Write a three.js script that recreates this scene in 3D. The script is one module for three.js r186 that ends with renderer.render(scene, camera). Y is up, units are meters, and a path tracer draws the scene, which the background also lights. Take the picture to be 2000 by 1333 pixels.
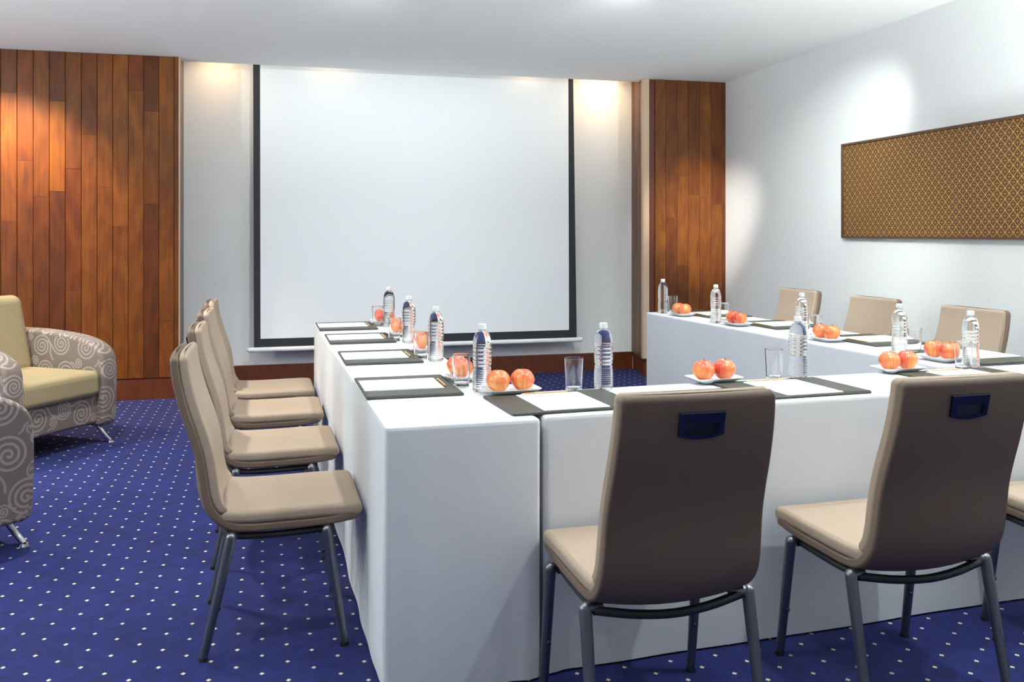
import * as THREE from 'three';
import { RoundedBoxGeometry } from 'three/addons/geometries/RoundedBoxGeometry.js';
import { mergeGeometries, mergeVertices } from 'three/addons/utils/BufferGeometryUtils.js';
import { ImprovedNoise } from 'three/addons/math/ImprovedNoise.js';

// ---------------------------------------------------------------- camera, exposure
const scene = new THREE.Scene();
const YAW = THREE.MathUtils.degToRad(15.08), EYE = 1.287;
const camera = new THREE.PerspectiveCamera(2 * Math.atan(666.5 / 1800) * 180 / Math.PI, 2000 / 1333, 0.05, 60);
camera.position.set(0, EYE, 0);
camera.lookAt(Math.sin(YAW), EYE, -Math.cos(YAW));
camera.setViewOffset(2000, 1333, 0, 211.5, 2000, 1333);   // shift lens: verticals stay parallel
scene.add(camera);
const renderer = new THREE.WebGLRenderer({ antialias: true });
renderer.toneMapping = THREE.LinearToneMapping;
renderer.toneMappingExposure = 1.2;
renderer.shadowMap.enabled = true;
scene.background = new THREE.Color(0x000000);

const CEIL = 2.66, ZP = -7.61, ZW = -8.12, TOP = 0.75;
// ceiling spots: [x, z, target x, y, z, candela, colour, half angle in degrees, penumbra, label]
const COOL = 0xf3fdfb, WARM = 0xffdfae, NEUT = 0xfdf9ec;
const SPOTS = [
  [0.78, -2.35, 0.76, 0, -2.4, 3.4, COOL, 72, 1, 'above the front end of the armchair-side table'],
  [0.78, -3.65, 0.76, 0, -3.7, 3.4, COOL, 72, 1, 'above the middle of the armchair-side table'],
  [0.78, -4.95, 0.76, 0, -5.0, 3.4, COOL, 72, 1, 'above the screen end of the armchair-side table'],
  [2.0, -1.9, 2.0, 0, -2.1, 7, COOL, 72, 1, 'above the cross table'],
  [2.55, -3.3, 2.5, 0, -3.4, 5.5, COOL, 72, 1, 'above the inner corner of the cross table'],
  [2.55, -4.5, 2.6, 0, -4.7, 6, COOL, 64, 1, 'above the wall-side table'],
  [-0.9, -4.6, -0.85, 0, -5.0, 18, NEUT, 58, 0.9, 'above the carpet between armchairs and chairs'],
  [-2.2, -5.6, -2.0, 0, -5.8, 15, NEUT, 60, 0.9, 'above the armchairs'],
  [-1.87, -7.08, -1.66, 0, -7.75, 25, WARM, 48, 0.7, 'beside the wooden wall'],
  [-0.6, -2.2, -0.6, 0, -2.6, 5, COOL, 65, 1, 'above the carpet behind the left chair row'],
  [0.55, -4.85, 0.5, 1.15, -8.0, 9, COOL, 40, 1, 'aimed at the armchair side of the screen'],
  [2.0, -4.55, 2.2, 1.15, -8.0, 9, COOL, 40, 1, 'aimed at the wall side of the screen'],
  [2.0, -3.9, 4.0, 0.75, -6.2, 17, COOL, 30, 1, 'aimed at the white wall behind the wall-side chairs'],
  [3.05, -4.3, 3.99, 1.95, -5.6, 6.5, COOL, 20, 0.9, 'aimed at the wall over the gold textile'],
  [2.4, -4.6, 3.82, 1.4, -7.6, 66, NEUT, 10.5, 1, 'aimed at the narrow wooden wall'],
];
// wall uplighters outside the frame that brighten the ceiling: [x, y, z, candela, turn, place]
const UPLIGHTS = [
  [-4.52, 1.25, -3.4, 60, 1.5708, 'beside the armchairs'],
  [3.76, 1.25, -2.4, 24, -1.5708, 'behind the wall-side chairs'],
];

// ---------------------------------------------------------------- helpers
let seed = 7;
const rnd = () => { seed = (seed * 1664525 + 1013904223) >>> 0; return seed / 4294967296; };
const rr = (a, b) => a + (b - a) * rnd();
const noise = new ImprovedNoise();
const taken = {};
function numbered(n) { if (!(n in taken)) { taken[n] = 0; return n; } taken[n]++; return n + '_' + String(taken[n]).padStart(3, '0'); }
function mesh(name, geo, mat, parent) {
  const m = new THREE.Mesh(geo, mat);
  m.name = parent ? name : numbered(name);
  m.castShadow = m.receiveShadow = true;
  (parent || scene).add(m);
  return m;
}
function group(name) { const g = new THREE.Group(); g.name = numbered(name); scene.add(g); return g; }
function tag(o, label, category, grp) { o.userData.label = label; o.userData.category = category; if (grp) o.userData.group = grp; return o; }
function struct(name, geo, mat, label, category) { const m = mesh(name, geo, mat); m.userData = { kind: 'structure', label, category }; return m; }
function copy(o, baseName) { const c = o.clone(); c.name = numbered(baseName); c.userData = {}; scene.add(c); return c; }
function box(x0, x1, y0, y1, z0, z1) { const g = new THREE.BoxGeometry(x1 - x0, y1 - y0, z1 - z0); g.translate((x0 + x1) / 2, (y0 + y1) / 2, (z0 + z1) / 2); return g; }
function boxUV(g) { // uv in metres by dominant axis
  const gg = g.index ? g.toNonIndexed() : g; gg.computeVertexNormals();
  const p = gg.attributes.position, n = gg.attributes.normal, uv = new Float32Array(p.count * 2);
  for (let i = 0; i < p.count; i++) {
    const ax = Math.abs(n.getX(i)), ay = Math.abs(n.getY(i)), az = Math.abs(n.getZ(i));
    const x = p.getX(i), y = p.getY(i), z = p.getZ(i);
    if (ay >= ax && ay >= az) { uv[2 * i] = x; uv[2 * i + 1] = z; } else if (ax >= az) { uv[2 * i] = z; uv[2 * i + 1] = y; } else { uv[2 * i] = x; uv[2 * i + 1] = y; }
  }
  gg.setAttribute('uv', new THREE.BufferAttribute(uv, 2)); return gg;
}
function tube(pts, r, seg = 12, rad = 10, closed = false) {
  return new THREE.TubeGeometry(new THREE.CatmullRomCurve3(pts.map(p => new THREE.Vector3(...p)), closed, 'centripetal'), seg, r, rad, closed);
}
function dataTex(w, h, fn, srgb = true) {
  const d = new Uint8Array(w * h * 4);
  for (let y = 0; y < h; y++) for (let x = 0; x < w; x++) { const c = fn(x / w, y / h, x, y), i = (y * w + x) * 4; d[i] = c[0]; d[i + 1] = c[1]; d[i + 2] = c[2]; d[i + 3] = 255; }
  const t = new THREE.DataTexture(d, w, h); t.wrapS = t.wrapT = THREE.RepeatWrapping; t.magFilter = THREE.LinearFilter; t.minFilter = THREE.LinearMipmapLinearFilter; t.generateMipmaps = true;
  if (srgb) t.colorSpace = THREE.SRGBColorSpace; t.needsUpdate = true; return t;
}
const cl = v => Math.max(0, Math.min(255, v));
// periodic noise on a torus-like mapping (tileable)
function tn(u, v, su, sv, s = 0) { const a = u * Math.PI * 2, b = v * Math.PI * 2; return noise.noise(Math.cos(a) * su + s, Math.sin(a) * su + Math.cos(b) * sv, Math.sin(b) * sv + s * 1.7); }
const std = o => new THREE.MeshStandardMaterial(o);
const phys = o => new THREE.MeshPhysicalMaterial(o);

// ---------------------------------------------------------------- textures and materials
// carpet: tile of 4 x 5 dot cells (0.592 x 0.595 m), loops as fine noise
const CX = 0.148, CZ = 0.119, TX = CX * 4, TZ = CZ * 5;
const carpetTex = dataTex(1024, 1024, (u, v, px, py) => {
  const x = u * TX, z = v * TZ;
  let dot = 0;
  const cell = (ox, oz) => { const dx = ((x - ox) / CX - Math.round((x - ox) / CX)) * CX, dz = ((z - oz) / CZ - Math.round((z - oz) / CZ)) * CZ; return Math.abs(dx) / 0.0068 + Math.abs(dz) / 0.0078; };
  dot = Math.min(cell(0.037, 0.03), cell(0.037 + CX / 2, 0.03 + CZ / 2));
  const loop = Math.sin(px * Math.PI / 4) * Math.sin(py * Math.PI / 4 + (Math.floor(px / 4) % 2) * 1.6);
  const r = ((px * 7919 + py * 104729 + ((px * py) % 977) * 31) % 255) / 255;
  const n = 0.5 + 0.28 * loop + (r - 0.5) * 0.5 + tn(u, v, 2, 2) * 0.22 + tn(u, v, 7, 7, 5) * 0.2;
  if (dot < 1.15 + (r - 0.5) * 0.35) return [cl(205 + 30 * n), cl(198 + 30 * n), cl(165 + 30 * n)];
  return [cl(8 + 18 * n), cl(13 + 29 * n), cl(56 + 72 * n)];
});
carpetTex.repeat.set(1 / TX, 1 / TZ);
const carpetBump = dataTex(256, 256, (u, v, px, py) => { const l = 128 + 90 * Math.sin(px * Math.PI / 4) * Math.sin(py * Math.PI / 4 + (Math.floor(px / 8) % 2) * 1.6) + 30 * (((px * 31 + py * 57) % 17) / 17 - 0.5); return [cl(l), cl(l), cl(l)]; }, false);
carpetBump.repeat.set(1 / 0.148, 1 / 0.148);
const mCarpet = std({ map: carpetTex, bumpMap: carpetBump, bumpScale: 0.002, roughness: 1 });

function woodTexture(s, scale) {
  return dataTex(256, 1024, (u, v) => {
    const g = tn(u, v, 5.5, 0.7, s) * 0.55 + tn(u, v, 22, 1.2, s + 3) * 0.35 + tn(u, v, 60, 2.2, s + 9) * 0.22;
    const blot = tn(u, v, 1.1, 1.6, s + 21);
    const k = 0.5 + 0.42 * g + 0.35 * blot;
    const speck = tn(u, v, 40, 60, s + 40) > 0.72 ? 40 : 0;
    return [cl((112 + 82 * k) * scale + speck), cl((52 + 61 * k) * scale + speck), cl((13 + 20 * k) * scale + speck)];
  });
}
const woodTexA = woodTexture(1.3, 1), woodTexB = woodTexture(5.1, 1);
for (const t of [woodTexA, woodTexB]) t.repeat.set(1 / 0.4, 1 / 1.6);
const mPlanks = [[1, 1, 1], [0.84, 0.76, 0.72], [1.2, 1.25, 1.1], [0.95, 0.8, 0.7], [0.7, 0.6, 0.55], [1.3, 1.42, 1.25]].map((c, i) =>
  phys({ map: i % 2 ? woodTexA : woodTexB, color: new THREE.Color().setRGB(...c.map(v => Math.min(1, v * 0.35))), roughness: 0.42, clearcoat: 0.12, clearcoatRoughness: 0.35, specularIntensity: 0.6 }));
const mWoodDark = phys({ map: woodTexA, color: new THREE.Color().setRGB(0.3, 0.22, 0.2), roughness: 0.4, clearcoat: 0.25, clearcoatRoughness: 0.3 });
const mWoodPale = std({ color: new THREE.Color().setRGB(0.52, 0.37, 0.26), roughness: 0.55 });

const plaster = dataTex(256, 256, (u, v) => { const k = 128 + 60 * tn(u, v, 9, 9) + 40 * tn(u, v, 25, 25, 4); return [k, k, k]; }, false);
plaster.repeat.set(1.5, 1.5);
const mWall = std({ color: new THREE.Color().setRGB(0.78, 0.78, 0.78), roughness: 0.85, bumpMap: plaster, bumpScale: 0.0012 });
const mCeil = std({ color: new THREE.Color().setRGB(0.86, 0.86, 0.85), roughness: 0.95 });
const mScreen = std({ color: new THREE.Color().setRGB(0.83, 0.84, 0.86), roughness: 0.95 });
const mBorder = std({ color: new THREE.Color().setRGB(0.018, 0.018, 0.024), roughness: 0.75 });
const mWhitePaint = std({ color: new THREE.Color().setRGB(0.8, 0.8, 0.79), roughness: 0.4 });

const weave = dataTex(128, 128, (u, v, x, y) => { const k = 128 + 70 * (((x >> 2) + (y >> 2)) % 2 ? Math.sin(x * Math.PI / 4 * 2) : Math.sin(y * Math.PI / 4 * 2)) + 40 * (((x * 73 + y * 151 + ((x * y) % 31) * 7) % 53) / 53 - 0.5); return [cl(k), cl(k), cl(k)]; }, false);
weave.repeat.set(1 / 0.035, 1 / 0.035);
const beigeTex = dataTex(128, 128, (u, v, x, y) => { const k = (((x * 73 + y * 151 + ((x * y) % 31) * 7) % 53) / 53 - 0.5) * 16 + 8 * tn(u, v, 4, 4); return [cl(165 + k), cl(145 + k), cl(127 + k)]; });
beigeTex.repeat.set(1 / 0.06, 1 / 0.06);
const mBeige = phys({ map: beigeTex, bumpMap: weave, bumpScale: 0.0005, roughness: 0.82, sheen: 0.3, sheenRoughness: 0.5, sheenColor: new THREE.Color(0.8, 0.72, 0.62) });
const mShell = phys({ map: beigeTex, color: new THREE.Color().setRGB(0.42, 0.37, 0.35), bumpMap: weave, bumpScale: 0.0004, roughness: 0.62, sheen: 0.2, sheenRoughness: 0.5 });
const mSteel = std({ color: new THREE.Color().setRGB(0.17, 0.18, 0.2), metalness: 0.9, roughness: 0.36 });
const mDarkMetal = std({ color: new THREE.Color().setRGB(0.03, 0.03, 0.035), metalness: 0.4, roughness: 0.45 });
const mBlackPlastic = std({ color: new THREE.Color().setRGB(0.012, 0.012, 0.014), roughness: 0.4 });
const mHandle = phys({ color: new THREE.Color().setRGB(0.035, 0.045, 0.085), metalness: 0.85, roughness: 0.16, clearcoat: 0.6, clearcoatRoughness: 0.08 });
const mChrome = std({ color: new THREE.Color().setRGB(0.8, 0.8, 0.82), metalness: 1, roughness: 0.12 });

const clothBump = dataTex(256, 256, (u, v) => { const k = 128 + 70 * tn(u, v, 3, 3) + 35 * tn(u, v, 11, 8, 6); return [cl(k), cl(k), cl(k)]; }, false);
clothBump.repeat.set(0.9, 0.9);
const mCloth = phys({ color: new THREE.Color().setRGB(0.67, 0.68, 0.715), roughness: 0.88, bumpMap: clothBump, bumpScale: 0.0012, sheen: 0.2, sheenRoughness: 0.6 });
const mTable = std({ color: new THREE.Color().setRGB(0.34, 0.25, 0.17), roughness: 0.6 });

const leather = dataTex(128, 128, (u, v) => { const k = 128 + 80 * tn(u, v, 12, 12) + 50 * tn(u, v, 28, 28, 2); return [cl(k), cl(k), cl(k)]; }, false);
leather.repeat.set(1 / 0.04, 1 / 0.04);
const mFolder = phys({ color: new THREE.Color().setRGB(0.045, 0.045, 0.036), roughness: 0.42, bumpMap: leather, bumpScale: 0.0003 });
const mPaper = std({ color: new THREE.Color().setRGB(0.84, 0.84, 0.83), roughness: 0.9 });
const mPencil = std({ color: new THREE.Color().setRGB(0.62, 0.36, 0.16), roughness: 0.5 });
const mPencilTip = std({ color: new THREE.Color().setRGB(0.7, 0.52, 0.32), roughness: 0.7 });
const mGraphite = std({ color: new THREE.Color().setRGB(0.03, 0.03, 0.03), roughness: 0.5 });
const mPorcelain = phys({ color: new THREE.Color().setRGB(0.84, 0.84, 0.85), roughness: 0.18, clearcoat: 0.5, clearcoatRoughness: 0.08 });
const mBottle = phys({ color: 0xffffff, roughness: 0.02, transmission: 1, thickness: 0.05, ior: 1.33, attenuationColor: new THREE.Color(0.95, 0.98, 1), attenuationDistance: 0.6 });
const mCap = phys({ color: new THREE.Color().setRGB(0.82, 0.83, 0.84), roughness: 0.35, transmission: 0.25, thickness: 0 });
const mGlass = phys({ color: 0xffffff, roughness: 0.01, transmission: 1, thickness: 0.004, ior: 1.48 });
const appleTexes = [0, 1, 2].map(s => dataTex(256, 128, (u, v) => {
  const a = u * Math.PI * 2;
  const st = noise.noise(Math.cos(a) * 9 + s * 5, Math.sin(a) * 9, v * 1.6) * 0.7 + noise.noise(Math.cos(a) * 22, Math.sin(a) * 22 + s * 3, v * 2.5) * 0.6;
  const big = noise.noise(Math.cos(a) * 0.9 + s * 3.3, Math.sin(a) * 0.9, v * 1.5 + s);
  let k = 0.62 + st * 0.42 + big * 0.65; k *= Math.min(1, (v) / 0.16 + 0.15) * Math.min(1, (1 - v) / 0.1 + 0.3); k = Math.max(0, Math.min(1, k));
  const sp = noise.noise(u * 160, v * 80, s) > 0.62 ? 18 : 0;
  return [cl(236 - 34 * k + sp), cl(178 - 118 * k + sp), cl(88 - 42 * k + sp)];
}));
const mApples = appleTexes.map(t => phys({ map: t, roughness: 0.32, clearcoat: 0.3, clearcoatRoughness: 0.25 }));
const mStem = std({ color: new THREE.Color().setRGB(0.12, 0.07, 0.03), roughness: 0.8 });

// swirl upholstery
function swirlTexture() {
  const N = 1024, c = document.createElement('canvas'); c.width = c.height = N; const g = c.getContext('2d');
  g.fillStyle = 'rgb(110,99,94)'; g.fillRect(0, 0, N, N);
  g.strokeStyle = 'rgb(148,137,132)'; g.lineCap = 'round';
  const spiral = (cx, cy, R, turns, a0, dir, w) => {
    for (const ox of [-N, 0, N]) for (const oy of [-N, 0, N]) {
      if (cx + ox < -R * 1.6 || cx + ox > N + R * 1.6 || cy + oy < -R * 1.6 || cy + oy > N + R * 1.6) continue;
      g.lineWidth = w; g.beginPath();
      for (let i = 0; i <= 90; i++) { const t = i / 90, r = R * (0.06 + 0.94 * t), a = a0 + dir * turns * 2 * Math.PI * t, x = cx + ox + r * Math.cos(a), y = cy + oy + r * Math.sin(a); i ? g.lineTo(x, y) : g.moveTo(x, y); }
      // tail sweeping to the neighbour
      const ae = a0 + dir * turns * 2 * Math.PI, ex = cx + ox + R * Math.cos(ae), ey = cy + oy + R * Math.sin(ae), tx = -Math.sin(ae) * dir, ty = Math.cos(ae) * dir;
      g.quadraticCurveTo(ex + tx * R * 0.6, ey + ty * R * 0.6, ex + tx * R * 0.9 + Math.cos(ae) * R * 0.5, ey + ty * R * 0.9 + Math.sin(ae) * R * 0.5);
      g.stroke();
    }
  };
  const big = [[190, 190, 150, 0.4, 1], [560, 250, 165, 2.2, -1], [890, 170, 130, 1.2, 1], [300, 560, 165, 3.6, -1], [700, 610, 150, 5.2, 1], [960, 520, 110, 0.9, -1], [120, 860, 140, 2.7, 1], [500, 900, 150, 4.4, -1], [840, 900, 140, 0.2, 1]];
  for (const [x, y, R, a, d] of big) spiral(x, y, R, 3.0, a, d, 21);
  for (const [x, y, R, a, d] of [[385, 385, 58, 1, 1], [760, 400, 60, 3, -1], [520, 690, 55, 5, 1], [90, 640, 62, 2, -1], [660, 790, 50, 4, 1], [320, 760, 52, 0, -1], [385, 60, 62, 2, 1], [735, 60, 58, 4, -1]]) spiral(x, y, R, 2.1, a, d, 16);
  const t = new THREE.CanvasTexture(c); t.colorSpace = THREE.SRGBColorSpace; t.wrapS = t.wrapT = THREE.RepeatWrapping; t.repeat.set(1 / 0.52, 1 / 0.52); return t;
}
const mSwirl = phys({ map: swirlTexture(), roughness: 0.78, bumpMap: weave, bumpScale: 0.0003, sheen: 0.35, sheenRoughness: 0.5, sheenColor: new THREE.Color(0.8, 0.78, 0.8) });
const stripeTex = dataTex(256, 16, (u, v, x) => { const k = Math.sin(u * Math.PI * 2 * 16), n = ((x * 37) % 11) / 11 * 8; return [cl(150 + 16 * k + n), cl(135 + 15 * k + n), cl(103 + 13 * k + n)]; });
stripeTex.repeat.set(1 / 0.16, 1 / 0.16);
const mStripe = phys({ map: stripeTex, bumpMap: weave, bumpScale: 0.0004, roughness: 0.75, sheen: 0.3, sheenRoughness: 0.5 });

// gold lattice textile
function latticeTexture() {
  const N = 128, c = document.createElement('canvas'); c.width = c.height = N; const g = c.getContext('2d');
  g.fillStyle = 'rgb(88,52,28)'; g.fillRect(0, 0, N, N);
  const gold = 'rgb(208,166,92)', gold2 = 'rgb(176,130,64)';
  g.strokeStyle = gold; g.lineWidth = 11; g.beginPath(); g.moveTo(N / 2, 0); g.lineTo(N, N / 2); g.lineTo(N / 2, N); g.lineTo(0, N / 2); g.closePath(); g.stroke();
  g.strokeStyle = 'rgb(88,52,28)'; g.lineWidth = 2; g.beginPath(); g.moveTo(N / 2, 0); g.lineTo(N, N / 2); g.lineTo(N / 2, N); g.lineTo(0, N / 2); g.closePath(); g.stroke();
  const flower = (x, y) => {
    g.fillStyle = gold2; for (let k = 0; k < 4; k++) { const a = k * Math.PI / 2; g.beginPath(); g.ellipse(x + 25 * Math.cos(a), y + 25 * Math.sin(a), 9, 5, a, 0, 7); g.fill(); }
    g.strokeStyle = 'rgb(40,20,10)'; g.lineWidth = 7; g.beginPath(); g.arc(x, y, 17, 0, 7); g.stroke();
    g.fillStyle = gold; g.beginPath(); g.arc(x, y, 12, 0, 7); g.fill();
    g.fillStyle = 'rgb(110,52,34)'; g.beginPath(); g.arc(x, y, 6, 0, 7); g.fill();
  };
  flower(N / 2, N / 2); for (const x of [0, N]) for (const y of [0, N]) flower(x, y);
  g.fillStyle = gold; for (const [x, y] of [[N / 2, 0], [N / 2, N], [0, N / 2], [N, N / 2]]) { g.beginPath(); g.arc(x, y, 9, 0, 7); g.fill(); }
  const t = new THREE.CanvasTexture(c); t.colorSpace = THREE.SRGBColorSpace; t.wrapS = t.wrapT = THREE.RepeatWrapping; t.repeat.set(1 / 0.06, 1 / 0.06); return t;
}
const mLattice = std({ map: latticeTexture(), metalness: 0.25, roughness: 0.45 });

// ---------------------------------------------------------------- structure
const wallX = z => 3.97 - 0.045 * (z + 5.4);           // the right wall runs slightly out of square
{
  const f = boxUV(box(-4.6, 4.5, -0.1, 0, -8.4, 2.6));
  const uv = f.attributes.uv; for (let i = 0; i < uv.count; i++) uv.setXY(i, uv.getX(i) + 0.597 + 0.037, uv.getY(i) + 4.333 + 0.03);
  struct('floor', f, mCarpet, 'deep blue carpet with a grid of small cream dots', 'floor');
  struct('ceiling', boxUV(box(-4.6, 4.5, CEIL, CEIL + 0.42, -7.8, 2.6)), mCeil, 'smooth white ceiling', 'ceiling');
  struct('ceiling_cove', box(-1.0, 3.7, 3.02, 3.08, -8.2, -7.8), mCeil, 'white top of the slot above the screen recess', 'ceiling');
  struct('wall_back', boxUV(box(-0.72, 3.6, 0, 3.02, ZW - 0.1, ZW)), mWall, 'white recessed wall behind the projection screen', 'wall');
  // slanted right wall
  const z0 = -8.3, z1 = 2.6, s = new THREE.Shape();
  s.moveTo(wallX(z0), -z0); s.lineTo(wallX(z1), -z1); s.lineTo(wallX(z1) + 0.12, -z1); s.lineTo(wallX(z0) + 0.12, -z0); s.closePath();
  const g = new THREE.ExtrudeGeometry(s, { depth: CEIL, bevelEnabled: false }); g.rotateX(-Math.PI / 2);
  struct('wall_right', boxUV(g), mWall, 'plain white side wall carrying the gold textile', 'wall');
  struct('wall_left', boxUV(box(-4.7, -4.6, 0, CEIL, -8.3, 2.6)), mWall, 'plain white wall beyond the armchairs', 'wall');
  struct('wall_front', boxUV(box(-4.7, 4.5, 0, CEIL, 2.6, 2.7)), mWall, 'plain white wall opposite the screen', 'wall');
}
// vertical plank cladding: each board its own mesh
function board(w, h, t, u0, v0) {
  const c = 0.0028, s = new THREE.Shape();
  s.moveTo(0, 0); s.lineTo(w, 0); s.lineTo(w, t - c); s.lineTo(w - c, t); s.lineTo(c, t); s.lineTo(0, t - c); s.closePath();
  const g = new THREE.ExtrudeGeometry(s, { depth: h, bevelEnabled: false }); g.rotateX(-Math.PI / 2); g.scale(1, 1, -1);
  const idx = g.index ? g.toNonIndexed() : g, p = idx.attributes.position, a = p.array;
  for (let i = 0; i < p.count; i += 3) { for (let k = 0; k < 3; k++) { const q = (i + 1) * 3 + k, r = (i + 2) * 3 + k, v = a[q]; a[q] = a[r]; a[r] = v; } }
  idx.computeVertexNormals();
  const uv = new Float32Array(p.count * 2);
  for (let i = 0; i < p.count; i++) { uv[2 * i] = p.getX(i) + p.getZ(i) + u0; uv[2 * i + 1] = p.getY(i) + v0; }
  idx.setAttribute('uv', new THREE.BufferAttribute(uv, 2));
  return idx;      // x 0..w, y 0..h, z 0..t
}
function cladding(parent, edges, y0, y1, place) {
  for (let i = 0; i + 1 < edges.length; i++) {
    const w = edges[i + 1] - edges[i] - 0.0022, cuts = [y0];
    if (w > 0.06) { let y = y0 + rr(0.35, 1.5); while (y < y1 - 0.25) { cuts.push(y); y += rr(0.55, 1.5); } }
    cuts.push(y1);
    for (let k = 0; k + 1 < cuts.length; k++) {
      const b = mesh('plank', board(w, cuts[k + 1] - cuts[k] - 0.0012, 0.014 + rr(-0.0012, 0.0012), rr(0, 4), rr(0, 4)), mPlanks[Math.floor(rnd() * mPlanks.length)], parent);
      place(b, edges[i] + 0.0011, cuts[k]);
    }
  }
}
{
  const wl = struct('wall_wood', box(-4.6, -0.645, 0, CEIL, ZP - 0.5, ZP - 0.014), mWoodDark, 'wooden wall of varnished vertical planks behind the armchairs', 'wall');
  const eL = [-0.64, -0.673]; while (eL[eL.length - 1] > -3.0) eL.push(eL[eL.length - 1] - 0.1107); eL.reverse();
  cladding(wl, eL, 0.165, CEIL - 0.004, (b, x, y) => b.position.set(x, y, ZP - 0.014));
  const pl = struct('baseboard_wood', boxUV(box(-4.55, -0.642, 0, 0.148, ZP - 0.013, ZP + 0.012)), mWoodDark, 'dark wooden plinth below the plank wall behind the armchairs', 'baseboard');
  const wr = struct('wall_wood_narrow', box(3.42, 4.2, 0, CEIL, ZP - 0.5, ZP - 0.014), mWoodDark, 'narrow wooden wall of vertical planks between recess and white wall', 'wall');
  cladding(wr, [3.376, 3.48, 3.59, 3.70, 3.811, 3.924, 4.035, 4.07], 0.165, CEIL - 0.004, (b, x, y) => b.position.set(x, y, ZP - 0.014));
  struct('baseboard_wood_narrow', boxUV(box(3.32, 4.06, 0, 0.148, ZP - 0.013, ZP + 0.012)), mWoodDark, 'dark wooden plinth below the narrow plank wall', 'baseboard');
  struct('baseboard_back', boxUV(box(-0.64, 3.36, 0, 0.165, ZW, ZW + 0.02)), mWoodDark, 'dark brown wooden baseboard under the projection screen', 'baseboard');
  // reveals of the recess
  const rl = struct('wall_reveal_left', box(-0.66, -0.643, 0.0, 3.02, ZW, ZP - 0.03), mWoodDark, 'wooden side of the screen recess next to the armchairs', 'wall');
  struct('trim_1', box(-0.643, -0.632, 0.165, CEIL - 0.004, ZP - 0.07, ZP - 0.004), mWoodPale, 'thin pale timber edge strip beside the plank wall', 'trim');
  const sR = new THREE.Shape(); sR.moveTo(3.285, 7.66); sR.lineTo(3.372, 8.12); sR.lineTo(3.45, 8.12); sR.lineTo(3.45, 7.66); sR.closePath();
  const gR = new THREE.ExtrudeGeometry(sR, { depth: 3.02, bevelEnabled: false }); gR.rotateX(-Math.PI / 2);
  const rv = struct('wall_reveal_right', gR, mWoodDark, 'plank-lined side of the screen recess next to the narrow wooden wall', 'wall');
  const ang = Math.atan2(0.087, 0.46), len = Math.hypot(0.087, 0.46);
  cladding(rv, [0, len / 4, len / 2, len * 3 / 4, len].map(v => v), 0.165, 2.98, (b, s, y) => { b.rotation.y = -Math.PI / 2 - ang; b.position.set(3.285 + Math.sin(ang) * (len - s), y, -7.66 - Math.cos(ang) * (len - s)); });
  struct('trim_2', box(3.262, 3.317, 0.165, CEIL - 0.002, ZP - 0.05, ZP - 0.002), mWoodPale, 'pale timber corner strip at the edge of the recess', 'trim');
  struct('trim_3', box(3.317, 3.376, 0.0, CEIL - 0.004, ZP - 0.05, ZP - 0.02), mWoodDark, 'dark wooden corner post of the narrow plank wall', 'trim');
}

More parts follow.
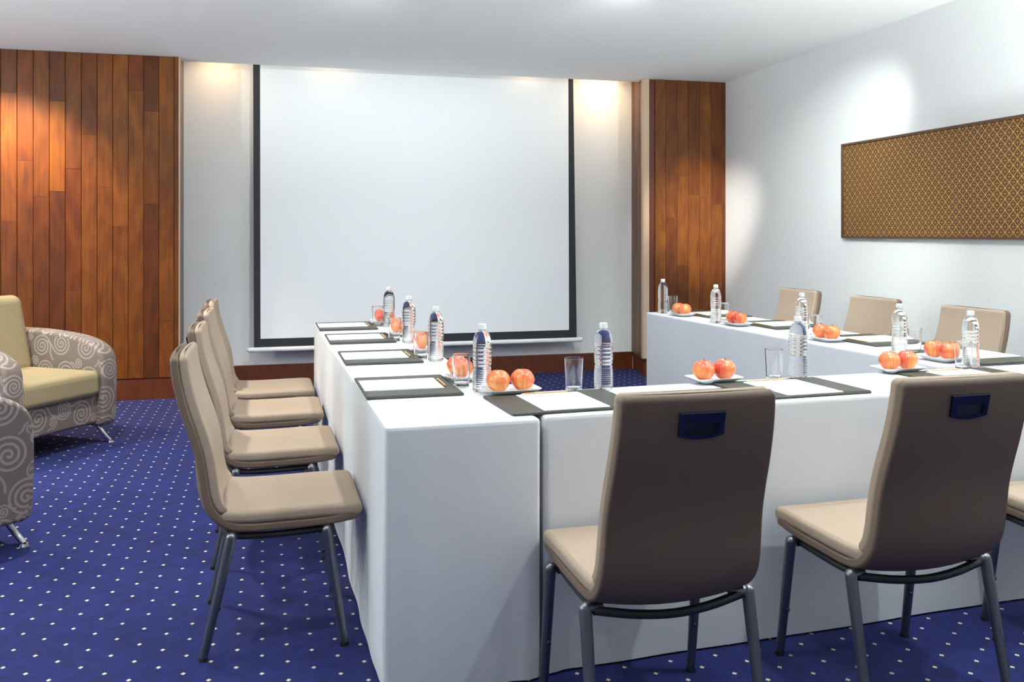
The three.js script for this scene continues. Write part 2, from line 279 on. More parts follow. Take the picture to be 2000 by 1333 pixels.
// ---------------------------------------------------------------- ceiling downlights
{
  const ringG = new THREE.LatheGeometry([[0.045, 0.012], [0.05, 0.0], [0.062, -0.004], [0.07, -0.002], [0.071, 0.004]].map(p => new THREE.Vector2(...p)), 32);
  const lensG = new THREE.CylinderGeometry(0.046, 0.046, 0.004, 32);
  const mLens = std({ color: 0xffffff, emissive: 0xffffff, emissiveIntensity: 1.5 });
  for (const [x, z, tx, ty, tz, cd, col, deg, pen, where] of SPOTS) {
    const g = group('ceiling_downlight'); g.position.set(x, CEIL - 0.006, z);
    tag(g, 'round recessed ceiling downlight ' + where, 'downlight', 'ceiling downlights');
    mesh('trim_ring', ringG, mWhitePaint, g);
    mesh('lens', lensG, mLens, g).position.y = 0.002;
    const l = new THREE.SpotLight(col, cd, 0, deg * Math.PI / 180, pen, 2);
    l.castShadow = true; l.shadow.radius = 2; l.name = 'downlight_beam';
    l.position.set(0, -0.03, 0); g.add(l);
    l.target.position.set(tx - x, ty - CEIL + 0.006, tz - z); g.add(l.target); l.target.name = 'aim';
  }
  const bowl = new THREE.LatheGeometry([[0.005, -0.11], [0.05, -0.10], [0.09, -0.05], [0.11, 0.0], [0.105, 0.0], [0.085, -0.048], [0.047, -0.092], [0.005, -0.1]].map(p => new THREE.Vector2(...p)), 28);
  for (const [x, y, z, cd, turn, where] of UPLIGHTS) {
    const g = group('wall_uplighter'); g.position.set(x, y, z); g.rotation.y = turn;
    tag(g, 'white bowl-shaped wall uplighter ' + where, 'wall lamp', 'wall uplighters');
    mesh('bracket', box(-0.03, 0.03, -0.09, -0.03, -0.07, 0.06), mWhitePaint, g);
    mesh('bowl', bowl.clone().translate(0, 0, 0.12), mWhitePaint, g);
    mesh('lens', new THREE.CylinderGeometry(0.08, 0.08, 0.004, 24).translate(0, -0.03, 0.12), mLens, g);
    const l = new THREE.SpotLight(COOL, cd, 0, 88.5 * Math.PI / 180, 0.12, 2); l.castShadow = true; l.shadow.radius = 3; l.name = 'uplight_beam';
    l.position.set(0, 0.01, 0.12); l.target.position.set(0, 2, 0.12); l.target.name = 'aim'; g.add(l, l.target);
  }
  // warm lamps hidden in the slot above the recess
  for (const [x, where, cd] of [[-0.36, 'at the armchair side of the screen', 1.1], [0.55, 'above the armchair-side part of the screen', 0.2], [2.3, 'above the wall-side part of the screen', 0.2], [3.02, 'at the wall side of the screen', 2.2]]) {
    const g = group('slot_lamp'); g.position.set(x, 2.96, -7.9);
    tag(g, 'small warm lamp hidden in the ceiling slot ' + where, 'lamp', 'warm slot lamps');
    mesh('housing', new THREE.CylinderGeometry(0.04, 0.045, 0.07, 20, 1, false).translate(0, 0.025, 0), mWhitePaint, g);
    mesh('lens', new THREE.CylinderGeometry(0.035, 0.035, 0.004, 20).translate(0, -0.013, 0), std({ color: 0xffffff, emissive: 0xffd9a0, emissiveIntensity: 2 }), g);
    const l = new THREE.SpotLight(0xffdca8, cd, 0, 62 * Math.PI / 180, 0.8, 2); l.castShadow = true; l.shadow.radius = 1.5; l.name = 'slot_beam';
    l.position.set(0, -0.025, 0); l.target.position.set(0, -2, -0.12); l.target.name = 'aim'; g.add(l, l.target);
  }
}

// ---------------------------------------------------------------- projection screen
{
  const s = group('projection_screen'); s.position.set(0, 0, 0);
  tag(s, 'large white pull-down projection screen with black border and white bottom bar', 'projection screen');
  const yT = 2.96, yB = 0.40, zT = -8.0, zB = -7.93, zz = y => zT + (zB - zT) * (yT - y) / (yT - yB);
  const sheet = (x0a, x1a, x0b, x1b, ya, yb, off, th) => { // trapezoid sheet, a = upper, b = lower
    const p = [[x0a, ya], [x1a, ya], [x1b, yb], [x0b, yb]], pos = [], idx = [];
    for (const f of [0, th]) for (const [x, y] of p) pos.push(x, y, zz(y) + off - f);
    idx.push(0, 2, 1, 0, 3, 2, 4, 5, 6, 4, 6, 7); for (let k = 0; k < 4; k++) { const n = (k + 1) % 4; idx.push(k, n, k + 4, n, n + 4, k + 4); }
    const g = new THREE.BufferGeometry(); g.setAttribute('position', new THREE.Float32BufferAttribute(pos, 3)); g.setIndex(idx); const o = g.toNonIndexed(); o.computeVertexNormals(); return o;
  };
  mesh('screen_surface', sheet(-0.03, 2.688, -0.025, 2.672, yT, yB + 0.006, 0, 0.003), mScreen, s);
  mesh('border', mergeGeometries([sheet(-0.086, -0.03, -0.078, -0.025, yT, 0.335, 0.0005, 0.003), sheet(2.688, 2.732, 2.672, 2.745, yT, 0.335, 0.0005, 0.003), sheet(-0.025, 2.672, -0.025, 2.672, yB + 0.006, 0.335, 0.0005, 0.003)]), mBorder, s);
  const bar = new THREE.CapsuleGeometry(0.021, 2.9, 6, 14); bar.rotateZ(Math.PI / 2); bar.translate(1.335, 0.316, zB - 0.002);
  mesh('bottom_bar', bar, mWhitePaint, s);
  const cas = new RoundedBoxGeometry(2.95, 0.07, 0.08, 2, 0.01); cas.translate(1.33, 2.985, -8.0);
  mesh('housing', cas, mWhitePaint, s);
}

// ---------------------------------------------------------------- gold textile on the right wall
{
  const a = group('framed_textile'); tag(a, 'long framed textile with gold diamond lattice and small flowers on white wall', 'wall hanging');
  const L = 2.5, h0 = 1.25, h1 = 1.915, zF = -5.7, ry = Math.atan(0.045);
  a.position.set(wallX(zF) - 0.002, 0, zF); a.rotation.y = -Math.PI / 2 - ry;    // local x runs from far end towards the viewer, local z into the room
  const H = h1 - h0;
  const pan = boxUV(box(0.012, L - 0.012, h0 + 0.012, h1 - 0.012, 0.004, 0.018));
  mesh('textile_panel', pan, mLattice, a);
  const fr = std({ color: new THREE.Color().setRGB(0.09, 0.045, 0.022), roughness: 0.45 });
  for (const [x0, x1, y0, y1] of [[0, L, h1 - 0.014, h1], [0, L, h0, h0 + 0.014], [0, 0.014, h0 + 0.014, h1 - 0.014], [L - 0.014, L, h0 + 0.014, h1 - 0.014]]) mesh('frame_rail', box(x0, x1, y0, y1, 0.002, 0.03), fr, a);
}

// ---------------------------------------------------------------- tables with cloths
function clothGeometry(W, D, r, dropTo, seed0) {  // W along x, D along z, centred; hangs from TOP
  const loop = []; // perimeter, counter-clockwise seen from above
  const hw = W / 2 - r, hd = D / 2 - r, step = 0.022;
  const seg = (x0, z0, x1, z1, nx, nz) => { const n = Math.max(1, Math.round(Math.hypot(x1 - x0, z1 - z0) / step)); for (let i = 0; i < n; i++) loop.push([x0 + (x1 - x0) * i / n, z0 + (z1 - z0) * i / n, nx, nz]); };
  const arc = (cx, cz, a0) => { for (let i = 0; i < 6; i++) { const a = a0 + i / 6 * Math.PI / 2; loop.push([cx + r * Math.cos(a), cz + r * Math.sin(a), Math.cos(a), Math.sin(a)]); } };
  seg(hw + r, -hd, hw + r, hd, 1, 0); arc(hw, hd, 0);
  seg(hw, hd + r, -hw, hd + r, 0, 1); arc(-hw, hd, Math.PI / 2);
  seg(-hw - r, hd, -hw - r, -hd, -1, 0); arc(-hw, -hd, Math.PI);
  seg(-hw, -hd - r, hw, -hd - r, 0, -1); arc(hw, -hd, Math.PI * 1.5);
  const n = loop.length; let s = 0; const arcs = loop.map((p, i) => { if (i) s += Math.hypot(p[0] - loop[i - 1][0], p[1] - loop[i - 1][1]); return s; });
  const rows = [[-0.02, 0], [-0.009, -0.0008], [-0.0035, -0.003], [-0.0008, -0.007], [0, -0.013]];
  const M = 16, pos = [], idx = [];
  const R = rows.length + M;
  for (let k = 0; k < R; k++) for (let i = 0; i < n; i++) {
    const [x, z, nx, nz] = loop[i]; let off, y;
    const bottom = dropTo(x, z, nx, nz);
    if (k < rows.length) { off = rows[k][0]; y = TOP + rows[k][1]; }
    else {
      const t = (k - rows.length + 1) / M, a = arcs[i];
      y = TOP - 0.013 + (bottom - TOP + 0.013) * t;
      const corner = Math.exp(-Math.pow(Math.min(Math.abs(Math.abs(x) - W / 2) + Math.abs(Math.abs(z) - D / 2), 1) / 0.09, 2));
      const wv = 0.5 + 0.5 * Math.sin(a * 17 + seed0 + 2 * Math.sin(a * 3.1 + seed0)), wv2 = noise.noise(a * 3 + seed0, t * 1.4, seed0);
      off = t * (0.002 + 0.004 * wv + 0.007 * wv2 + 0.006 * corner * Math.sin(a * 60));
    }
    pos.push(x + nx * off, y, z + nz * off);
  }
  for (let k = 0; k + 1 < R; k++) for (let i = 0; i < n; i++) { const j = (i + 1) % n, a = k * n + i, b = k * n + j, c = a + n, d = b + n; idx.push(a, b, c, b, d, c); }
  const quad = [[-1, -1], [-1, 1], [1, 1], [1, -1]], c0 = pos.length / 3; for (const [sx, sz] of quad) pos.push(sx * (W / 2 - 0.019), TOP - 0.0002, sz * (D / 2 - 0.019)); idx.push(c0, c0 + 1, c0 + 2, c0, c0 + 2, c0 + 3);
  const g = new THREE.BufferGeometry(); g.setAttribute('position', new THREE.Float32BufferAttribute(pos, 3)); g.setIndex(idx);
  const uv = new Float32Array(pos.length / 3 * 2); for (let v = 0; v < pos.length / 3; v++) { const k = Math.floor(v / n), i = v % n; if (v >= c0 || k < 3) { uv[2 * v] = pos[3 * v]; uv[2 * v + 1] = pos[3 * v + 2]; } else { uv[2 * v] = arcs[i]; uv[2 * v + 1] = pos[3 * v + 1]; } }
  g.setAttribute('uv', new THREE.BufferAttribute(uv, 2)); g.computeVertexNormals(); return g;
}
function table(cx, cz, W, D, turn, label, clothLabel, dropTo, sd, shear = 0) {
  const legInset = 0.06, skew = g => { const p = g.attributes.position; for (let i = 0; i < p.count; i++) p.setZ(i, p.getZ(i) - shear * p.getX(i)); return g; };
  const t = group('seminar_table'); t.position.set(cx, 0, cz); t.rotation.y = turn; tag(t, label, 'table', 'seminar tables in a U');
  const top = new RoundedBoxGeometry(W - 0.012, 0.025, D - 0.012, 2, 0.004); top.translate(0, TOP - 0.0145, 0); mesh('tabletop', skew(top), mTable, t);
  for (const sx of [-1, 1]) for (const sz of [-1, 1]) mesh('leg', skew(new THREE.CylinderGeometry(0.014, 0.014, TOP - 0.027, 12).translate(sx * (W / 2 - legInset), (TOP - 0.027) / 2, sz * (D / 2 - 0.08))), mSteel, t);
  const c = mesh('tablecloth', skew(clothGeometry(W, D, 0.014, dropTo, sd)), mCloth); c.position.set(cx, 0.0008, cz); c.rotation.y = turn;
  tag(c, clothLabel, 'tablecloth', 'white tablecloths');
}
const floorDrop = () => 0.006;
const BAR = Math.atan(0.05);   // the cross table stands slightly out of square
// armchair-side arm: x 0.31..0.76
table(0.53, -4.06, 0.45, 3.04, 0.011, 'long covered seminar table on the armchair side of the U', 'white floor-length cloth on the table beside the armchairs', floorDrop, 1.3);
// cross table: front line z = -2.525 - 0.05 x
const barAt = (x, back) => new THREE.Vector3(x + back * Math.sin(BAR) * -1, 0, -2.525 - 0.05 * x - back * Math.cos(BAR));
{ const x0 = 0.79, x1 = 3.16, c = barAt((x0 + x1) / 2, 0.21); table((x0 + x1) / 2, c.z, x1 - x0, 0.42, 0, 'covered cross table closing the U opposite the screen', 'white floor-length cloth on the cross table opposite the screen', floorDrop, 4.1, 0.05); }
// wall-side arm: inner edge x = 2.62 + 0.0545 (z + 3.4)
const RT = Math.atan(0.0545), armX = z => 2.62 + 0.0545 * (z + 3.4);
{ const z0 = -5.785, z1 = -3.14, zc = (z0 + z1) / 2; table(armX(zc) + 0.25, zc - 0.0136, 0.5, (z1 - z0) / Math.cos(RT) - 0.02, RT, 'covered seminar table on the wall side under the gold textile', 'white cloth on the wall-side table, short on the chair side', (x, z, nx) => nx > 0.5 && Math.abs(z) < 1.2 ? 0.5 : 0.006, 7.7); }

// ---------------------------------------------------------------- meeting chair
function sweepSlab(path, halfW, halfT, rad, n = 44, endR = 0.02, m = 7, bulge = () => 0) {
  // path of [forward, height]; cross-section: rounded rectangle across the seat width (x) and the local normal
  const curve = new THREE.CatmullRomCurve3(path.map(([f, h]) => new THREE.Vector3(0, h, -f)), false, 'centripetal');
  const L = curve.getLength(), ts = [];
  for (let i = 0; i <= 6; i++) ts.push(endR / L * (1 - Math.cos(i / 6 * Math.PI / 2)));
  for (let i = 1; i < n; i++) ts.push(endR / L + (1 - 2 * endR / L) * i / n);
  for (let i = 6; i >= 0; i--) ts.push(1 - endR / L * (1 - Math.cos(i / 6 * Math.PI / 2)));
  const pos = [], uv = [], idx = []; let ring = 0;
  ts.forEach((t) => {
    const p = curve.getPointAt(t), tg = curve.getTangentAt(t), nx = new THREE.Vector3(0, -tg.z, tg.y); // normal in the side plane
    const d = Math.min(t, 1 - t) * L, e = d >= endR ? 1 : Math.sqrt(Math.max(0, 1 - Math.pow(1 - d / endR, 2)));
    const hw = halfW(t) - endR * 0.8 * (1 - e), ht = Math.max(0.0008, halfT(t) * (0.06 + 0.94 * e)), r = Math.min(rad, ht * 0.98, hw);
    const pts = [];
    const corners = [[hw - r, ht - r, 0], [-hw + r, ht - r, 1], [-hw + r, -ht + r, 2], [hw - r, -ht + r, 3]];
    corners.forEach(([cx, cy, a0], q) => {
      for (let k = 0; k < m; k++) { const a = (a0 + k / (m - 1)) * Math.PI / 2; pts.push([cx + r * Math.cos(a), cy + r * Math.sin(a)]); }
      if (q % 2 === 0) for (let k = 1; k < 10; k++) pts.push([(cx) * (1 - 2 * k / 10), q === 0 ? ht : -ht]);   // points across the wide faces
    });
    const bl = bulge(t); for (const q of pts) q[1] += bl * (1 - Math.pow(q[0] / hw, 2));
    ring = pts.length;
    for (const [a, b] of pts) { pos.push(a, p.y + nx.y * b, p.z + nx.z * b); uv.push(a + (Math.abs(a) > hw - r * 0.5 ? b : 0), t * L); }
  });
  const R = ts.length;
  for (let k = 0; k + 1 < R; k++) for (let i = 0; i < ring; i++) { const j = (i + 1) % ring, a = k * ring + i, b = k * ring + j; idx.push(a, b, a + ring, b, b + ring, a + ring); }
  for (const [k, fl] of [[0, 1], [R - 1, 0]]) { const c = pos.length / 3; let y = 0, z = 0; for (let i = 0; i < ring; i++) { y += pos[3 * (k * ring + i) + 1] / ring; z += pos[3 * (k * ring + i) + 2] / ring; } pos.push(0, y, z); uv.push(0, 0); for (let i = 0; i < ring; i++) { const j = (i + 1) % ring; fl ? idx.push(c, k * ring + j, k * ring + i) : idx.push(c, k * ring + i, k * ring + j); } }
  const g = new THREE.BufferGeometry(); g.setAttribute('position', new THREE.Float32BufferAttribute(pos, 3)); g.setAttribute('uv', new THREE.Float32BufferAttribute(uv, 2)); g.setIndex(idx); g.computeVertexNormals();
  return g;
}
const OUT = [[0.300, 0.386], [0.20, 0.374], [0.08, 0.371], [-0.03, 0.371], [-0.085, 0.379], [-0.125, 0.402], [-0.155, 0.438], [-0.171, 0.485], [-0.180, 0.545], [-0.190, 0.605], [-0.208, 0.668], [-0.232, 0.740], [-0.251, 0.812], [-0.261, 0.870], [-0.264, 0.912]];
function offsetPath(p, d) { // towards the sitter
  return p.map((q, i) => { const a = p[Math.max(0, i - 1)], b = p[Math.min(p.length - 1, i + 1)], tx = b[0] - a[0], ty = b[1] - a[1], l = Math.hypot(tx, ty); return [q[0] + ty / l * d, q[1] - tx / l * d]; });
}
function makeChair() {
  const c = group('meeting_chair');
  const wBack = t => 0.213 - 0.0145 * Math.max(0, (t - 0.5) / 0.5);
  const bul = t => 0.026 * Math.exp(-Math.pow((t - 0.47) / 0.22, 2)) + 0.010 * Math.max(0, t - 0.5) * 2;
  mesh('shell', sweepSlab(offsetPath(OUT, 0.0135), wBack, () => 0.0135, 0.008, 60, 0.018, 7, bul), mShell, c);
  // back pad
  const bp = offsetPath(OUT, 0.0405).slice(5);
  mesh('backrest', sweepSlab(bp, t => 0.212 - 0.0145 * t, t => 0.0142 + 0.002 * Math.sin(t * Math.PI), 0.009, 40, 0.018, 7, t => bul(0.45 + 0.55 * t)), mBeige, c);
  // seat pad
  const sp = [[0.312, 0.412], [0.29, 0.417], [0.2, 0.4185], [0.1, 0.4165], [0.0, 0.4155], [-0.07, 0.4175], [-0.12, 0.424]];
  mesh('seat', sweepSlab(sp, () => 0.214, () => 0.0205, 0.016, 36, 0.022), mBeige, c);
  // frame below the seat
  const fr = [];
  for (const s of [-1, 1]) fr.push(tube([[s * 0.19, 0.357, 0.085], [s * 0.192, 0.353, 0], [s * 0.19, 0.357, -0.2]], 0.011, 10, 8));
  fr.push(tube([[-0.2, 0.356, 0.085], [-0.1, 0.344, 0.105], [0, 0.339, 0.113], [0.1, 0.344, 0.105], [0.2, 0.356, 0.085]], 0.012, 18, 8));
  fr.push(tube([[-0.2, 0.355, -0.2], [0, 0.350, -0.205], [0.2, 0.355, -0.2]], 0.011, 10, 8));
  mesh('seat_frame', mergeGeometries(fr), mDarkMetal, c);
  for (const [zt, zf] of [[0.085, 0.165], [-0.2, -0.252]]) for (const s of [-1, 1]) {
    const xt = s * 0.222, xf = s * 0.226;
    const a = new THREE.Vector3(xt, 0.362, zt), b = new THREE.Vector3(xf, 0.008, zf), dir = b.clone().sub(a), len = dir.length();
    const leg = new THREE.CylinderGeometry(0.0165, 0.0125, len, 16); leg.translate(0, -len / 2, 0);
    leg.applyQuaternion(new THREE.Quaternion().setFromUnitVectors(new THREE.Vector3(0, -1, 0), dir.clone().normalize())); leg.translate(a.x, a.y, a.z);
    const knob = new THREE.SphereGeometry(0.0165, 14, 10).translate(a.x, a.y, a.z);
    const stub = tube([[xt, 0.362, zt], [s * 0.205, 0.362, zt - 0.004], [s * 0.178, 0.360, zt - 0.012]], 0.0145, 6, 10);
    const l = mesh('leg', mergeGeometries([leg, knob, stub]), mSteel, c);
    mesh('glide', new THREE.CylinderGeometry(0.0135, 0.0145, 0.012, 14).translate(b.x, 0.006, b.z), mBlackPlastic, l);
    const q = a.clone().lerp(b, 0.6); mesh('bumper', new THREE.SphereGeometry(0.006, 8, 6).translate(q.x - s * 0.004, q.y, q.z + (zt > 0 ? -0.013 : 0.014)), mBlackPlastic, l);
  }
  // carrying handle let into the back of the backrest
  const hs = new THREE.Shape(); hs.moveTo(-0.057, 0.028); hs.lineTo(0.057, 0.028); hs.lineTo(0.056, -0.026); hs.quadraticCurveTo(0, -0.044, -0.056, -0.026); hs.closePath();
  const hole = new THREE.Path(); hole.moveTo(-0.042, 0.004); hole.lineTo(0.042, 0.004); hole.lineTo(0.041, -0.02); hole.quadraticCurveTo(0, -0.034, -0.041, -0.02); hole.closePath(); hs.holes.push(hole);
  const hg = new THREE.ExtrudeGeometry(hs, { depth: 0.004, bevelEnabled: true, bevelThickness: 0.0025, bevelSize: 0.002, bevelSegments: 2, curveSegments: 10 });
  const tilt = Math.atan2(0.012, 0.055);
  const handle = mesh('handle', hg, mHandle, c); handle.position.set(0, 0.842, 0.2655); handle.rotation.x = tilt;
  const rec = new THREE.BoxGeometry(0.09, 0.04, 0.003); mesh('handle_recess', rec, mBlackPlastic, handle).position.set(0, -0.012, 0.0005);
  return c;
}
const chair0 = makeChair(); let chairUsed = false;
const ORD4 = ['nearest the screen', 'second from the screen', 'third from the screen', 'farthest from the screen'];
function placeChair(x, z, turn, label, grp) { const c = chairUsed ? copy(chair0, 'meeting_chair') : chair0; chairUsed = true; c.position.set(x, 0, z); c.rotation.set(0, turn, 0); tag(c, label, 'chair', grp); }
// local forward is -z; facing +x means turn -90 degrees
[-3.14, -3.93, -4.68, -5.32].forEach((z, i) => placeChair(-0.01 - i * 0.011, z, -Math.PI / 2 + [0.0, 0.01, -0.01, 0.0][i], 'beige upholstered meeting chair on the armchair side, ' + ORD4[3 - i], 'meeting chairs beside the armchair-side table'));
placeChair(0.985, -2.225, 0.0, 'beige meeting chair at the cross table, beside the armchair-side corner', 'meeting chairs at the cross table');
placeChair(1.752, -2.255, 0.02, 'beige meeting chair at the middle of the cross table', 'meeting chairs at the cross table');
placeChair(2.545, -2.30, 0.02, 'beige meeting chair at the cross table, beside the wall-side corner', 'meeting chairs at the cross table');
[-5.38, -4.61, -3.83].forEach((z, i) => placeChair(3.19, z, Math.PI / 2 + [0.03, 0.02, 0.05][i], 'beige meeting chair between wall-side table and white wall, ' + ['nearest the screen', 'middle of three', 'farthest from the screen'][i], 'meeting chairs along the white wall'));

// ---------------------------------------------------------------- place settings
const folderG = (() => { const s = new THREE.Shape(); const w = 0.21, d = 0.158, r = 0.008; s.moveTo(-w + r, -d); s.lineTo(w - r, -d); s.quadraticCurveTo(w, -d, w, -d + r); s.lineTo(w, d - r); s.quadraticCurveTo(w, d, w - r, d); s.lineTo(-w + r, d); s.quadraticCurveTo(-w, d, -w, d - r); s.lineTo(-w, -d + r); s.quadraticCurveTo(-w, -d, -w + r, -d); const g = new THREE.ExtrudeGeometry(s, { depth: 0.004, bevelEnabled: true, bevelThickness: 0.0015, bevelSize: 0.002, bevelSegments: 2 }); g.rotateX(-Math.PI / 2); g.translate(0, 0.0015, 0); return g; })();
const flapG = boxUV(box(0.105, 0.207, 0.007, 0.0088, -0.155, 0.155));
const padG = (() => { const g = new RoundedBoxGeometry(0.212, 0.004, 0.268, 1, 0.001); g.translate(0, 0.002, 0); return g; })();
const pencilG = new THREE.CylinderGeometry(0.0036, 0.0036, 0.15, 6).rotateZ(Math.PI / 2).translate(0, 0.0036, 0);
const pencilTipG = new THREE.ConeGeometry(0.0036, 0.016, 6).rotateZ(Math.PI / 2).translate(-0.083, 0.0036, 0);
const pencilLeadG = new THREE.ConeGeometry(0.0012, 0.005, 6).rotateZ(Math.PI / 2).translate(-0.0895, 0.0036, 0);
// plate: rectangular dish with upturned rim
const plateG = (() => {
  const ring = (hx, hz, y, n = 40) => { const o = []; for (let i = 0; i < n; i++) { const a = i / n * Math.PI * 2, c = Math.cos(a), s = Math.sin(a), p = 2 / 6; o.push([Math.sign(c) * Math.pow(Math.abs(c), p) * hx, y, Math.sign(s) * Math.pow(Math.abs(s), p) * hz]); } return o; };
  const rows = [ring(0.001, 0.001, 0.007), ring(0.05, 0.028, 0.007), ring(0.062, 0.037, 0.0085), ring(0.084, 0.053, 0.017), ring(0.0955, 0.0615, 0.0215), ring(0.0965, 0.0625, 0.0205), ring(0.084, 0.052, 0.0125), ring(0.062, 0.036, 0.003), ring(0.056, 0.032, 0), ring(0.048, 0.026, 0), ring(0.001, 0.001, 0.0015)];
  const pos = [], idx = [], n = 40; rows.forEach(r => r.forEach(p => pos.push(...p)));
  for (let k = 0; k + 1 < rows.length; k++) for (let i = 0; i < n; i++) { const j = (i + 1) % n, a = k * n + i, b = k * n + j; idx.push(a, b, a + n, b, b + n, a + n); }
  const g = new THREE.BufferGeometry(); g.setAttribute('position', new THREE.Float32BufferAttribute(pos, 3)); g.setIndex(idx); g.computeVertexNormals(); return g;
})();
function appleGeometry() {
  const g = new THREE.SphereGeometry(1, 36, 24), p = g.attributes.position, s = rr(0, 50);
  for (let i = 0; i < p.count; i++) {
    let x = p.getX(i), y = p.getY(i), z = p.getZ(i); const rad = Math.hypot(x, z), th = Math.atan2(z, x);
    let k = 0.0405 * (1 + 0.035 * noise.noise(x * 1.2 + s, y * 1.2, z * 1.2) + 0.02 * Math.cos(5 * th) * (y < 0 ? -y : 0));
    const taper = 1 - 0.1 * Math.max(0, -y);
    let yy = y * 0.92; if (y > 0) yy -= 0.34 * Math.exp(-rad * rad / 0.05); else yy += 0.2 * Math.exp(-rad * rad / 0.04);
    p.setXYZ(i, x * k * taper, yy * k + 0.037, z * k * taper);
  }
  g.computeVertexNormals(); return g;
}
const appleGs = [0, 1, 2, 3].map(appleGeometry);
const stemG = tube([[0, 0.058, 0], [0.001, 0.068, 0.001], [0.004, 0.077, 0.002]], 0.0013, 5, 6);
// bottle: ribbed body with waist
const bottleG = (() => {
  const pr = [[0.0005, 0.004], [0.018, 0.0035], [0.024, 0.001], [0.029, 0.0015], [0.0315, 0.006]];
  const N = 84;
  for (let i = 0; i <= N; i++) {
    const y = 0.008 + i / N * 0.148; let r = 0.0322;
    if (y < 0.075) r += 0.0007 * Math.sin(y * 900); else r += 0.0011 * Math.sin((y - 0.075) * Math.PI * 2 / 0.0135);
    r -= 0.0028 * Math.exp(-Math.pow((y - 0.082) / 0.014, 2));
    pr.push([r, y]);
  }
  for (let i = 1; i <= 14; i++) { const a = i / 14; pr.push([0.0318 - (0.0318 - 0.0128) * Math.pow(a, 1.7), 0.156 + 0.047 * Math.sin(a * Math.PI / 2)]); }
  pr.push([0.0125, 0.207], [0.0145, 0.2075], [0.0145, 0.2095], [0.0118, 0.21], [0.0005, 0.21]);
  return new THREE.LatheGeometry(pr.map(p => new THREE.Vector2(...p)), 40);
})();
const capG = (() => { const g = new THREE.LatheGeometry([[0.0005, 0.228], [0.012, 0.228], [0.0138, 0.2265], [0.0142, 0.211], [0.0136, 0.2102], [0.0005, 0.2102]].reverse().map(p => new THREE.Vector2(...p)), 28); return g; })();
const glassG = (() => { const o = [[0.0005, 0], [0.026, 0], [0.0275, 0.002], [0.0285, 0.02], [0.0325, 0.112], [0.0322, 0.1135], [0.0310, 0.1132], [0.0305, 0.11], [0.0265, 0.016], [0.024, 0.0125], [0.0005, 0.012]]; return new THREE.LatheGeometry(o.map(p => new THREE.Vector2(...p)), 40); })();

const protos = {};
function inst(name, make, x, y, z, turn, label, cat, grp) {
  let o; if (protos[name]) o = copy(protos[name], name); else { o = make(); protos[name] = o; }
  o.position.set(x, y, z); o.rotation.set(0, turn, 0); tag(o, label, cat, grp); return o;
}
const Y0 = TOP + 0.0016;
function makeFolder() { const g = group('writing_folder'); mesh('cover', folderG, mFolder, g); mesh('flap', flapG, mFolder, g); return g; }
function makePencil() { const g = group('pencil'); const b = mesh('shaft', pencilG, mPencil, g); mesh('tip', pencilTipG, mPencilTip, g); mesh('lead', pencilLeadG, mGraphite, g); return g; }
function makeBottle() { const g = group('water_bottle'); mesh('body', bottleG, mBottle, g); mesh('cap', capG, mCap, g); return g; }
let appleCount = 0;
function setting(where, F, plate, bottle, glass, turn, apples) {
  // turn: direction the sitter looks (0 = towards -z); F = folder centre
  const v = (lx, lz) => { const c = Math.cos(turn), s = Math.sin(turn); return [F[0] + lx * c + lz * s, F[1] - lx * s + lz * c]; };
  inst('writing_folder', makeFolder, F[0], Y0, F[1], turn, 'open dark leather writing folder ' + where, 'folder', 'writing folders');
  let p = v(-0.006, 0.02);
  inst('notepad', () => mesh('notepad', padG, mPaper), p[0], Y0 + 0.0073, p[1], turn, 'white paper notepad on the folder ' + where, 'notepad', 'notepads');
  p = v(-0.006, -0.124);
  inst('pencil', makePencil, p[0], Y0 + 0.0073, p[1], turn, 'light brown pencil above the notepad ' + where, 'pencil', 'pencils');
  inst('fruit_plate', () => mesh('fruit_plate', plateG, mPorcelain), plate[0], Y0, plate[1], turn, 'white rectangular porcelain plate holding two apples ' + where, 'plate', 'fruit plates');
  for (const s of [-1, 1]) {
    const c = Math.cos(turn), sn = Math.sin(turn), dx = s * 0.0415, dz = (apples || 0) * s;
    const n = appleCount++, a = group('apple'); a.position.set(plate[0] + dx * c + dz * sn, Y0 + 0.0088, plate[1] - dx * sn + dz * c); a.rotation.set(rr(-0.06, 0.06), rr(0, 6.28), rr(-0.06, 0.06));
    mesh('fruit', appleGs[n % 4], mApples[n % 3], a); mesh('stem', stemG, mStem, a);
    tag(a, 'one of two streaked red-yellow apples ' + where, 'apple', 'apples ' + where);
  }
  inst('water_bottle', makeBottle, bottle[0], Y0, bottle[1], rr(0, 6), 'clear ribbed water bottle with white cap ' + where, 'bottle', 'water bottles');
  inst('drinking_glass', () => mesh('drinking_glass', glassG, mGlass), glass[0], Y0, glass[1], 0, 'empty clear drinking glass ' + where, 'glass', 'drinking glasses');
}
// armchair-side table: sitters look towards +x
[[-5.32, 'nearest the screen'], [-4.69, 'second from the screen'], [-3.965, 'third from the screen'], [-3.18, 'farthest from the screen']].forEach(([z, o], i) => {
  const P = [[0.668, -5.43], [0.672, -4.80], [0.69, -4.115], [0.692, -3.30]][i], B = [[0.69, -5.255], [0.682, -4.46], [0.695, -3.80], [0.712, -3.03]][i], G = [[0.63, -5.30], [0.625, -4.56], [0.645, -3.885], [0.662, -3.135]][i];
  setting('on the armchair-side table, seat ' + o, [0.478 - (i === 0 ? 0.025 : i === 1 ? 0.012 : 0), z], P, B, G, -Math.PI / 2);
});
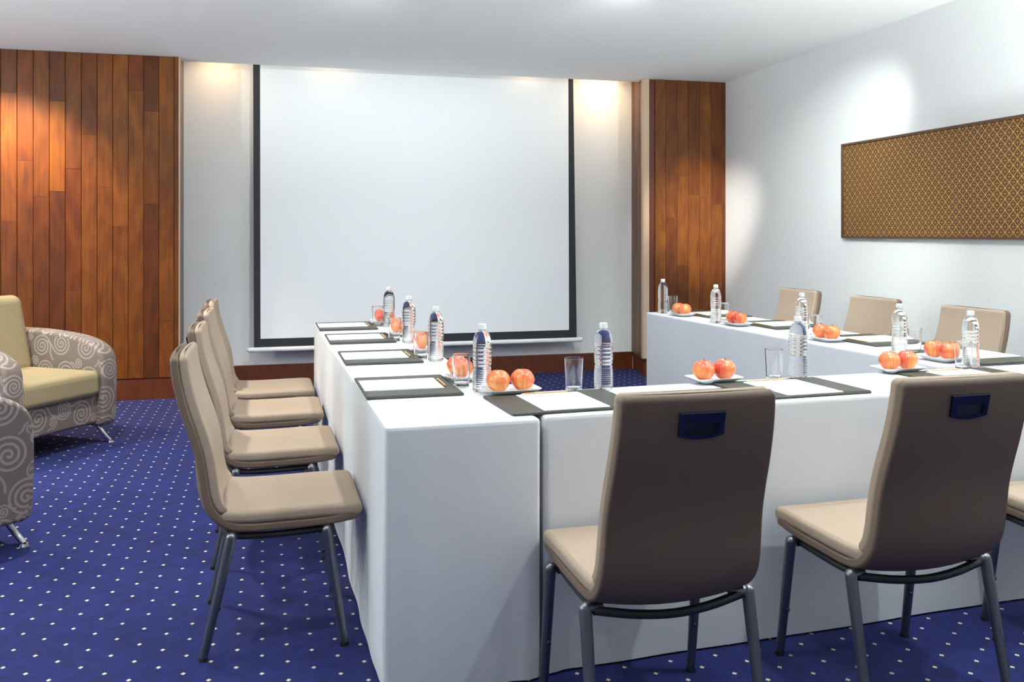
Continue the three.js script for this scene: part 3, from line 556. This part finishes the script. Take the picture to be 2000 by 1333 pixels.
// cross table
[[0.915, 'beside the armchair-side corner'], [1.752, 'in the middle'], [2.54, 'beside the wall-side corner']].forEach(([x, o], i) => {
  const f = barAt(x, 0.192), P = barAt([0.812, 1.575, 2.375][i], 0.392), B = barAt([1.14, 1.915, 2.71][i], 0.378), G = barAt([1.03, 1.812, 2.65][i], [0.375, 0.375, 0.33][i]);
  if (i === 2) { G.x = 2.615; G.z = -2.99; }
  setting('on the cross table, seat ' + o, [f.x, f.z], [P.x, P.z], [B.x, B.z], [G.x, G.z], BAR);
});
// wall-side table: sitters look towards -x
[[-5.47, 'nearest the screen'], [-4.745, 'second from the screen'], [-3.95, 'third from the screen'], [-3.33, 'farthest from the screen']].forEach(([z, o], i) => {
  const P = [[2.60, -5.45], [2.635, -4.80], [2.69, -4.0], [2.735, -3.255]][i], B = [[2.565, -5.66], [2.59, -4.965], [2.66, -4.17], [2.66, -3.42]][i], G = [[2.655, -5.70], [2.672, -5.02], [2.735, -4.165], [2.775, -3.47]][i];
  setting('on the wall-side table, seat ' + o, [armX(z) + 0.33, z], P, B, G, Math.PI / 2 + RT);
});

// ---------------------------------------------------------------- armchairs
function makeArmchair() {
  const c = group('tub_armchair');
  const arm = (s) => {
    const sh = new THREE.Shape();   // (forward, height)
    sh.moveTo(-0.40, 0.13); sh.lineTo(0.335, 0.13); sh.quadraticCurveTo(0.362, 0.13, 0.364, 0.16);
    sh.bezierCurveTo(0.372, 0.30, 0.375, 0.42, 0.366, 0.50); sh.bezierCurveTo(0.358, 0.565, 0.30, 0.60, 0.20, 0.622); sh.bezierCurveTo(0.05, 0.65, -0.15, 0.665, -0.40, 0.66); sh.closePath();
    const g = new THREE.ExtrudeGeometry(sh, { depth: 0.07, bevelEnabled: true, bevelThickness: 0.026, bevelSize: 0.022, bevelSegments: 5, curveSegments: 14 });
    g.rotateY(Math.PI / 2); g.translate(s * 0.345 - 0.035, 0, 0);  // forward -> -z
    return g;
  };
  for (const s of [-1, 1]) mesh('arm', arm(s), mSwirl, c);
  const fp = new RoundedBoxGeometry(0.60, 0.19, 0.64, 4, 0.02); fp.translate(0, 0.225, -0.02); mesh('base', boxUV(fp), mSwirl, c);
  const ob = new THREE.Shape(); ob.moveTo(0.30, 0.14); ob.lineTo(0.40, 0.14); ob.bezierCurveTo(0.43, 0.4, 0.47, 0.6, 0.475, 0.78); ob.quadraticCurveTo(0.47, 0.82, 0.42, 0.81); ob.bezierCurveTo(0.40, 0.6, 0.36, 0.4, 0.30, 0.14);
  const og = new THREE.ExtrudeGeometry(ob, { depth: 0.70, bevelEnabled: true, bevelThickness: 0.03, bevelSize: 0.015, bevelSegments: 4 }); og.rotateY(-Math.PI / 2); og.translate(0.35, 0, 0); mesh('outer_back', og, mSwirl, c);
  const seat = new RoundedBoxGeometry(0.575, 0.15, 0.66, 6, 0.04); { const p = seat.attributes.position; for (let i = 0; i < p.count; i++) if (p.getY(i) > 0.05) p.setY(i, p.getY(i) + 0.018 * Math.cos(p.getX(i) * 4.5) * Math.cos(p.getZ(i) * 3.5)); seat.computeVertexNormals(); }
  seat.translate(0, 0.375, -0.045); mesh('seat_cushion', boxUV2(seat), mStripe, c);
  const back = new RoundedBoxGeometry(0.60, 0.5, 0.17, 6, 0.06); { const p = back.attributes.position; for (let i = 0; i < p.count; i++) { const y = p.getY(i); p.setX(i, p.getX(i) * (1 - 0.06 * (y + 0.25))); if (p.getZ(i) < 0) p.setZ(i, p.getZ(i) - 0.02 * Math.cos(y * 5) * Math.cos(p.getX(i) * 4)); } back.computeVertexNormals(); }
  back.rotateX(0.2); back.translate(0, 0.645, 0.285); mesh('back_cushion', boxUV2(back), mStripe, c);
  for (const sx of [-1, 1]) for (const sz of [-1, 1]) {
    const leg = tube([[sx * 0.31, 0.14, sz * 0.29], [sx * 0.325, 0.10, sz * 0.315], [sx * 0.345, 0.045, sz * 0.345], [sx * 0.365, 0.012, sz * 0.362]], 0.013, 12, 10);
    const foot = new THREE.CylinderGeometry(0.016, 0.02, 0.012, 14).translate(sx * 0.367, 0.006, sz * 0.364);
    const top = new THREE.CylinderGeometry(0.03, 0.02, 0.012, 14).translate(sx * 0.31, 0.132, sz * 0.29);
    mesh('leg', mergeGeometries([leg, foot, top]), mChrome, c);
  }
  return c;
}
function boxUV2(g) { // keeps smooth normals, uv in metres
  const p = g.attributes.position, n = g.attributes.normal, uv = new Float32Array(p.count * 2);
  for (let i = 0; i < p.count; i++) { const ay = Math.abs(n.getY(i)), ax = Math.abs(n.getX(i)); uv[2 * i] = ax > 0.75 ? p.getZ(i) : p.getX(i); uv[2 * i + 1] = ay > 0.75 ? p.getZ(i) : p.getY(i); }
  g.setAttribute('uv', new THREE.BufferAttribute(uv, 2)); return g;
}
{
  const a = makeArmchair(); const F1 = [0.82, 0.57];
  a.position.set(-1.42, 0, -6.02); a.rotation.y = Math.atan2(-F1[0], -F1[1]); tag(a, 'swirl-patterned tub armchair with tan striped cushions before the plank wall', 'armchair', 'tub armchairs');
  const b = copy(a, 'tub_armchair'); const F2 = [0.8, -0.6];
  b.position.set(-1.46, 0, -4.25); b.rotation.set(0, Math.atan2(-F2[0], -F2[1]), 0); tag(b, 'swirl-patterned tub armchair facing the plank wall side, away from it', 'armchair', 'tub armchairs');
  b.userData.label = 'swirl-patterned tub armchair standing farther from the plank wall';
}
renderer.render(scene, camera);
